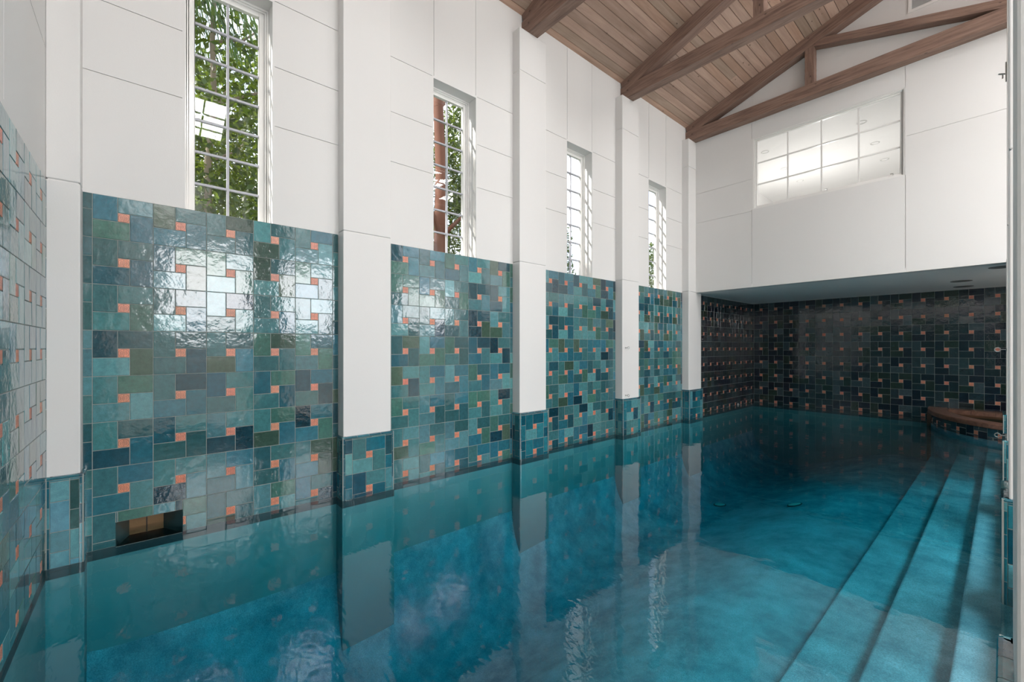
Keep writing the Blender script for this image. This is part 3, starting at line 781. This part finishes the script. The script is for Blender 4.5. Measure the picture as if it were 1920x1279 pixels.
m2 = MB(); basin(m2, -.13, -.05, .0035); m2.build('trim_waterline', M['plaster_dark'], merge=False)
tag(bpy.data.objects['trim_waterline'], 'dark band just under the waterline of the pool', 'pool wall', kind='structure')
o = m.build('wall_pool', M['plaster_side'], merge=False); tag(o, 'teal plaster sides of the pool below the tile band', 'pool wall', kind='structure')
st = empty('pool_steps', (4.3, 5.5, FL)); tag(st, 'three long submerged plaster steps running down the right side of the pool', 'pool steps')
for (x, z) in ((4.672, -.20), (4.28, -.43), (3.86, -.66)):
    m = MB(); m.box(x-4.3, 4.965-4.3, NY+.004-5.5, BY-.01-5.5, 0, z-FL)
    m.build('step', M['plaster'], st, bevel=.025, segs=4, smooth=True)
# pool side wall on the right with coping and deck between the columns
m = MB(); m.box(4.97, 5.2, NY, 11.2, DEEP, .14); o = m.build('wall_pool_side', M['grout']); tag(o, 'tiled pool edge between the white columns', 'pool wall', kind='structure')
for (a, b) in [(PIL[i][1], PIL[i+1][0]) for i in range(4)]:
    tile_field('tile_panel', lambda u, z, h: (4.97-h, -u, z), -b+.02, -a-.02, -.05, .15, -a-.3, .0255, o, pal=PAL_BLUE, seed=int(a*10)+90, grout=False)
m = MB()
for (a, b) in [(PIL[i][1]+.025, PIL[i+1][0]-.02) for i in range(4)]:
    n = 6
    for i in range(n):
        y0 = a+(b-a)*i/n+.002; y1 = a+(b-a)*(i+1)/n-.002
        m.box(4.955, 5.20, y0, y1, .141, .205)
o2 = m.build('trim_coping', M['stone'], bevel=.012, segs=3); tag(o2, 'brown stone coping along the pool edge between the columns', 'coping', kind='structure')
m = MB(); m.box(5.205, HX+.4, NY, 11.05, .05, .2); m.box(7.25, HX+.4, 11.05, BY, .05, .2)
o = m.build('floor_deck', M['deckstone'], merge=False); tag(o, 'pale stone deck beyond the columns on the right', 'deck', kind='structure')

# water body
m = MB(); m.box(-.0005, 4.9695, NY-.0005, BY+.0005, DEEP, 0)
o = m.build('pool_water', M['water']); tag(o, 'calm clear teal pool water filling the basin', 'water', kind='stuff')
m = MB(); A = [(-.236, -.094-.047), (-.001, -.172-.047), (-.001, .265-.047), (-.236, .139-.047)]
m.face([(x, y, 0) for x, y in A]); m.face([(x, y, -.055) for x, y in reversed(A)])
for i in range(4): m.face((A[i]+(-.055,), A[(i+1) % 4]+(-.055,), A[(i+1) % 4]+(0,), A[i]+(0,)))
o = m.build('skimmer_water', M['water'], sk)

# spa
sp = empty('spa', (5.45, BY, FL)); tag(sp, 'raised half-round spa with brown stone rim against the dark back wall', 'spa')
CX, AX, BYR = 5.45, 1.72, 2.52
def ell(t, inset=0): return (CX+(AX-inset)*math.cos(t), BY-(BYR-inset)*math.sin(t))
# arc length table of the tiled face (t from PI to 0: left to right seen from the front)
Ls = [0]; NT = 240
for i in range(NT):
    a = ell(PI-PI*i/NT, .05); b = ell(PI-PI*(i+1)/NT, .05); Ls.append(Ls[-1]+math.hypot(a[0]-b[0], a[1]-b[1]))
def on_arc(u, z, h):
    i = 0; u = min(max(u, 0), Ls[-1]-1e-4); i = min(NT-1, int(u/Ls[-1]*NT))
    while Ls[i+1] < u: i += 1
    while Ls[i] > u: i -= 1
    f = (u-Ls[i])/(Ls[i+1]-Ls[i]); t = PI-PI*(i+f)/NT
    x, y = ell(t, .05-h); return (x-5.45, y-BY, z-FL)
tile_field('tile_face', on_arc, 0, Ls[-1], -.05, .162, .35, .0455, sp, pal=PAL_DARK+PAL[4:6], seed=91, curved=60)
m = MB(); mo = MB()
for i in range(60):
    t0, t1 = PI*i/60, PI*(i+1)/60
    o0, o1, n0, n1 = ell(t0, .052), ell(t1, .052), ell(t0, .30), ell(t1, .30)
    f = lambda p, z: (p[0]-5.45, p[1]-BY, z-FL)
    mo.quad(f(o0, FL), f(o1, FL), f(o1, .162), f(o0, .162)); m.quad(f(n0, -.6), f(n0, .162), f(n1, .162), f(n1, -.6))
    m.quad(f(o0, .162), f(o1, .162), f(n1, .162), f(n0, .162))
m.box(-AX, AX, -.30, 0, .0, .162-FL)
mo.build('outer_wall', M['plaster'], sp, merge=False)
m.build('spa_wall', plain('spa_brown_tile', srgb(110, 78, 56), .3, var=.5, bump=.3), sp, merge=False)
m = MB(); nseg = 17
for i in range(nseg):
    for j in range(5):
        t0 = PI*(i+j/5)/nseg+(.0012 if j == 0 else 0); t1 = PI*(i+(j+1)/5)/nseg-(.0012 if j == 4 else 0)
        pr = [(.05, .163), (.008, .165), (.0, .175), (.0, .243), (.010, .256), (.30, .256), (.312, .246), (.312, .18), (.30, .163)]
        R0 = [(ell(t0, q)[0]-5.45, ell(t0, q)[1]-BY, z-FL) for q, z in pr]; R1 = [(ell(t1, q)[0]-5.45, ell(t1, q)[1]-BY, z-FL) for q, z in pr]
        for k in range(len(pr)): k2 = (k+1) % len(pr); m.quad(R0[k], R1[k], R1[k2], R0[k2])
        if j == 0: m.face(R0)
        if j == 4: m.face(list(reversed(R1)))
for i in range(8):
    x0 = -AX+.33+(2*AX-.66)*i/8; m.box(x0+.002, x0+(2*AX-.66)/8-.002, -.31, -.006, .163-FL, .256-FL)
m.build('stone_rim', M['stone'], sp, merge=False)['label'] = 'brown stone rim in segments'
m = MB()
pts = [ell(PI*i/40, .305) for i in range(41)]
m.face([(p[0]-5.45, p[1]-BY-.30*(1 if i in (0, 40) else 0), .12-FL) for i, p in enumerate(pts)])
m.build('spa_water', glass_mat('spa_water_surface', 1.34, (.55, .75, .8, 1)), sp, merge=False)
m = MB(); m.face([(p[0]-5.45, p[1]-BY, -.4-FL) for p in pts]); m.build('spa_floor', M['plaster'], sp, merge=False)

# drain covers
def drain(x, y, z, label, r=.1, name='drain_cover', cat='drain cover', grp='round drain covers on the pool floor'):
    e = empty(name, (x, y, z)); tag(e, label, cat, grp)
    m = MB(); m.lathe([(0, .018), (r*.62, .018), (r*.64, .012), (r*.70, .012), (r*.72, .017), (r*.92, .012), (r*.94, 0)], n=32); m.build('cover', plain('pale_teal_plastic', srgb(170, 205, 205), .5), e, smooth=True)
    e.rotation_euler = (0, -math.atan((floor_z(x+.1, y)-floor_z(x-.1, y))/.2), 0)
    m = MB(); m.lathe([(r*.96, 0), (r*.97, .010), (r*1.10, .008), (r*1.13, 0)], n=32); m.build('ring', M['plaster_dark'], e, smooth=True)
    return e
drain(2.469, 8.625, floor_z(2.469, 8.625)+.01, 'round drain cover on the pool floor, right of the two', .105)
drain(1.05, 8.95, floor_z(1.05, 8.95)+.01, 'round drain cover on the pool floor seen through the reflection of the far pilaster', .105)

# small return fitting at the waterline near the corner
e = empty('return_fitting', (.006, 12.55, .02)); tag(e, 'tiny white round return fitting at the waterline in the dark corner', 'pool fitting')
m = MB(); m.lathe([(.03, 0), (.03, .008), (.018, .012), (.0, .006)], n=20, axis='X'); m.build('flange', M['trim'], e, smooth=True)

# ring bolts
def ring_bolt(x, y, z, d, label):
    e = empty('ring_bolt', (x, y, z)); tag(e, label, 'ring bolt', 'small steel ring bolts for a barrier rope')
    m = MB(); m.tube((0, 0, 0), (d*.045, 0, 0), .004, n=8); m.lathe([(.0, 0), (.014, 0), (.014, d*.004), (0, d*.006)], n=12, axis='X'); m.build('shank', M['steel'], e, smooth=True)
    m = MB(); R, r = .021, .0045
    for i in range(20):
        for j in range(8):
            p = lambda i, j: (d*(.045+R)+math.cos(2*PI*i/20)*(R+r*math.cos(2*PI*j/8)), math.sin(2*PI*i/20)*(R+r*math.cos(2*PI*j/8)) if False else r*math.sin(2*PI*j/8), math.sin(2*PI*i/20)*(R+r*math.cos(2*PI*j/8)))
            m.quad(p(i, j), p(i+1, j), p(i+1, j+1), p(i, j+1))
    m.build('eye', M['steel'], e, smooth=True)
ring_bolt(PX, 6.93, 1.605, 1, 'upper ring bolt on the fourth pilaster of the window wall')
ring_bolt(PX, 6.93, .70, 1, 'lower ring bolt on the fourth pilaster, just above the tile plinth')
ring_bolt(RX, 6.95, 1.59, -1, 'upper ring bolt at the right edge on a white column')
ring_bolt(RX, 6.95, .67, -1, 'lower ring bolt at the right edge on a white column')
e = empty('wall_bracket', (RX, 6.95, 4.55)); tag(e, 'small grey metal bracket high on the right column', 'bracket')
m = MB(); m.box(-.012, 0, -.02, .02, -.1, .1); m.build('plate', M['steel'], e, bevel=.003)
m = MB(); m.tube((-.01, 0, -.02), (-.06, 0, .0), .008, n=8); m.tube((-.03, 0, -.01), (-.03, 0, -.06), .006, n=8); m.build('hook', M['steel'], e)

# ------------------------------------------------------------------ far side of the hall: right wall with tall glazed doors, skylights
bays = [(.45, 2.72), (2.86, 5.1), (6.6, 8.0), (8.14, 9.5)]
DZ = (1.66, 4.75)
CLER = [(-.3, 1.6), (2.25, 4.2), (4.85, 6.8), (7.4, 9.4)]; CZ = (5.1, 6.45)
PR = lambda u, z, d: (HX+d, -u, z)
def cell_r(u, z):
    for (a, b) in bays:
        if a < -u < b and DZ[0] < z < DZ[1]: return None
    for (a, b) in CLER:
        if a < -u < b and CZ[0] < z < CZ[1]: return None
    return 0
wr = cut_wall('wall_right', PR, [-BY-.2, -NY]+[-x for b in bays+CLER for x in b], [-.1, DZ[0], DZ[1], CZ[0], CZ[1], 6.73], cell_r, M['white'])
tag(wr, 'white wall on the far side of the hall with large windows in two tiers', 'wall', kind='structure')
for k, (a, b) in enumerate(bays):
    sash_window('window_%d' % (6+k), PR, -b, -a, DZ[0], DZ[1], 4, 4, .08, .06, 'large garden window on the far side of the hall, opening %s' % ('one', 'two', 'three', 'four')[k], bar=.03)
    daylight((HX+.16, (a+b)/2, (DZ[0]+DZ[1])/2), b-a, DZ[1]-DZ[0], (-1, 0, 0), DOOR_L)
for k, (a, b) in enumerate(CLER):
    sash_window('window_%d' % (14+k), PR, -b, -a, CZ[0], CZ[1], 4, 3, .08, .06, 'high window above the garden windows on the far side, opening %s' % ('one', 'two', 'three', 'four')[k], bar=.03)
    daylight((HX+.16, (a+b)/2, (CZ[0]+CZ[1])/2), b-a, CZ[1]-CZ[0], (-1, 0, 0), CLER_L)
for k, (a, b) in enumerate(WIN): portal((-.27, (a+b)/2, (WB+WT)/2), b-a, WT-WB, (1, 0, 0))
# skylights in the right slope
sl = math.atan(.336)
for k, (s0, s1) in enumerate(SKYL):
    def PS(u, z, d, s0=s0):   # u along y, z up the slope, d outward
        x = 8.94-z*math.cos(sl); zz = ceil_z(8.94)+z*math.sin(sl)
        return (x+d*math.sin(sl), u, zz+d*math.cos(sl))
    Lz = 1.57/math.cos(sl)
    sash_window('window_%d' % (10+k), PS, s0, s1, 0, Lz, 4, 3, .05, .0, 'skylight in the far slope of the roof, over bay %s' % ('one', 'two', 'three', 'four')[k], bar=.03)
    c = PS((s0+s1)/2, Lz/2, .13); daylight(c, s1-s0, Lz, (-math.sin(sl), 0, -math.cos(sl)), SKY_L)

# ------------------------------------------------------------------ garden
m = MB(); m.box(-60, -.26, -40, 70, -.4, -.2); m.box(10.45, 70, -40, 70, -.2, .12)
o = m.build('ground', M['ground'], merge=False); tag(o, 'garden ground outside the windows', 'ground', kind='structure')
def leaves(mb, c, rad, n, size, rnd, aspect=.45, droop=0, shell=.45, fill=None):
    cx, cy, cz = c; rx, ry, rz = rad
    for _ in range(n):
        while True:
            x, y, z = rnd.uniform(-1, 1), rnd.uniform(-1, 1), rnd.uniform(-1, 1); q = x*x+y*y+z*z
            if q <= 1 and q >= shell*rnd.random(): break
        p = Vector((cx+x*rx, cy+y*ry, cz+z*rz)); s = size*rnd.uniform(.6, 1.3)
        d = Vector((rnd.gauss(0, 1), rnd.gauss(0, 1), rnd.gauss(-droop, 1))).normalized(); t = d.orthogonal().normalized(); t.rotate(Matrix.Rotation(rnd.uniform(0, 2*PI), 3, d))
        v = rnd.random(); w2 = s*aspect/2
        mb.face((p, p+d*s*.5+t*w2, p+d*s, p+d*s*.5-t*w2), (v, v, v, 1))
def tree(name, x, y, h, crown, n, size, label, mat='leaf', bark='bark', tr=.12, lean=(0, 0), group='garden trees outside the window wall', seed=0, aspect=.45, branches=7):
    rnd = random.Random(seed+int(x*100)+int(y*10)); e = empty(name, (x, y, -.2)); tag(e, label, 'tree', group)
    m = MB(); k = 8; pts = []
    for i in range(k+1): pts.append(Vector((lean[0]*i/k+rnd.uniform(-.06, .06)*(i > 0), lean[1]*i/k+rnd.uniform(-.06, .06)*(i > 0), h*i/k)))
    for i in range(k): m.tube(pts[i], pts[i+1], tr*(1-.6*i/k), tr*(1-.6*(i+1)/k), n=10, caps=False)
    for _ in range(branches):
        i = rnd.randint(3, k-1); a = rnd.uniform(0, 2*PI); d = Vector((math.cos(a), math.sin(a), rnd.uniform(.4, 1))).normalized()
        L = rnd.uniform(.8, 1.6); m.tube(pts[i], pts[i]+d*L*.6, tr*.35, tr*.22, n=6, caps=False); m.tube(pts[i]+d*L*.6, pts[i]+d*L+Vector((0, 0, .2)), tr*.22, .01, n=6, caps=False)
    m.build('trunk', M[bark], e, smooth=True)
    m = MB()
    for (c, r, f) in crown: leaves(m, c, r, int(n*f), size, rnd, aspect)
    m.build('foliage', M[mat], e, merge=False)
    return e
tree('garden_tree', -3.1, .72, 7.5, [((0, .1, 3.2), (1.2, 1.6, 1.2), .3), ((-.3, -.2, 5.0), (1.3, 1.5, 1.1), .28), ((-.2, .5, 6.6), (1.0, 1.2, .8), .12), ((-1.6, .6, 4), (1.2, 2.2, 2.5), .3)], 11000, .13, 'leafy broadleaf tree with pale trunk outside the nearest window', tr=.075, lean=(-.1, .1), seed=3)
tree('garden_tree', -7.2, 3.2, 9.5, [((0, 0, 5.4), (1.8, 3.3, 4.2), 1)], 15000, .2, 'bushy green tree further back in the garden beyond the nearest window', seed=5)
tree('redwood_tree', -3.0, 4.72, 11, [((-.4, .9, 4.2), (.9, .75, 1.7), .3), ((-.5, 1.1, 6.2), (.9, .8, 1.5), .3), ((-1.8, 1.8, 5.4), (1.4, 2.0, 3.2), .4)], 15000, .14, 'conifer with a thick reddish trunk outside the second window', mat='leaf2', bark='redbark', tr=.17, aspect=.3, seed=8)
tree('conifer', -4.6, 10.0, 6.6, [((0, 0, 3.4), (.8, .8, 1.5), .45), ((0, 0, 4.9), (.55, .55, 1.2), .35), ((-1.5, -1.2, 3.0), (1.4, 1.2, 1.3), .2)], 7000, .13, 'dark conifer against bright sky outside the third window', mat='leaf2', tr=.1, aspect=.3, seed=9)
tree('garden_shrub', -3.6, 13.6, 4.4, [((0, 0, 3.4), (1.3, 1.8, 2.2), 1)], 6000, .15, 'yellow green shrub low outside the farthest window', tr=.06, seed=12)
# palm
e = empty('palm_tree', (-2.6, .2, -.2)); tag(e, 'palm with drooping fronds at the top of the nearest window', 'tree', 'garden trees outside the window wall')
m = MB(); m.tube((-.6, -1.0, 0), (-.5, -.7, 7.6), .14, .1, n=12); m.build('trunk', M['bark'], e, smooth=True)
m = MB(); rnd = random.Random(4)
for k in range(30):
    a = rnd.uniform(0, 2*PI); L = rnd.uniform(1.5, 2.3); d = Vector((math.cos(a), math.sin(a), 0)); sidev = Vector((-d.y, d.x, 0)); top = Vector((-.5, -.7, 7.6))
    lift = rnd.uniform(.15, .8); prev = top
    for i in range(1, 25):
        f = i/24; p = top+d*L*f+Vector((0, 0, lift*math.sin(f*PI*.6)-1.5*f*f))
        m.tube(prev, p, .012, .011, n=4, caps=False, col=(.4, .4, .4, 1)); v = rnd.random()
        for sg in (-1, 1):
            q = p+sidev*sg*.10+Vector((0, 0, -.05)); tip = p+sidev*sg*rnd.uniform(.16, .3)+d*.12+Vector((0, 0, -rnd.uniform(.45, .75)))
            m.face((p, q+d*.014, tip, q-d*.014), (v, v, v, 1))
        prev = p
m.build('fronds', M['palm'], e, merge=False)
# hedge and trees beyond the far doors (seen in reflections)
for k, (x, y) in enumerate(((17, -3), (18, 3.5), (17.5, 10), (18.5, 16.5), (17, 23))):
    tree('hedge_tree', x, y, 2.0, [((0, 0, 1.6), (1.6, 3.0, 1.7), 1)], 2600, .3, 'rounded dark shrub in the garden beyond the far doors', group='shrubs beyond the far doors', seed=20+k)
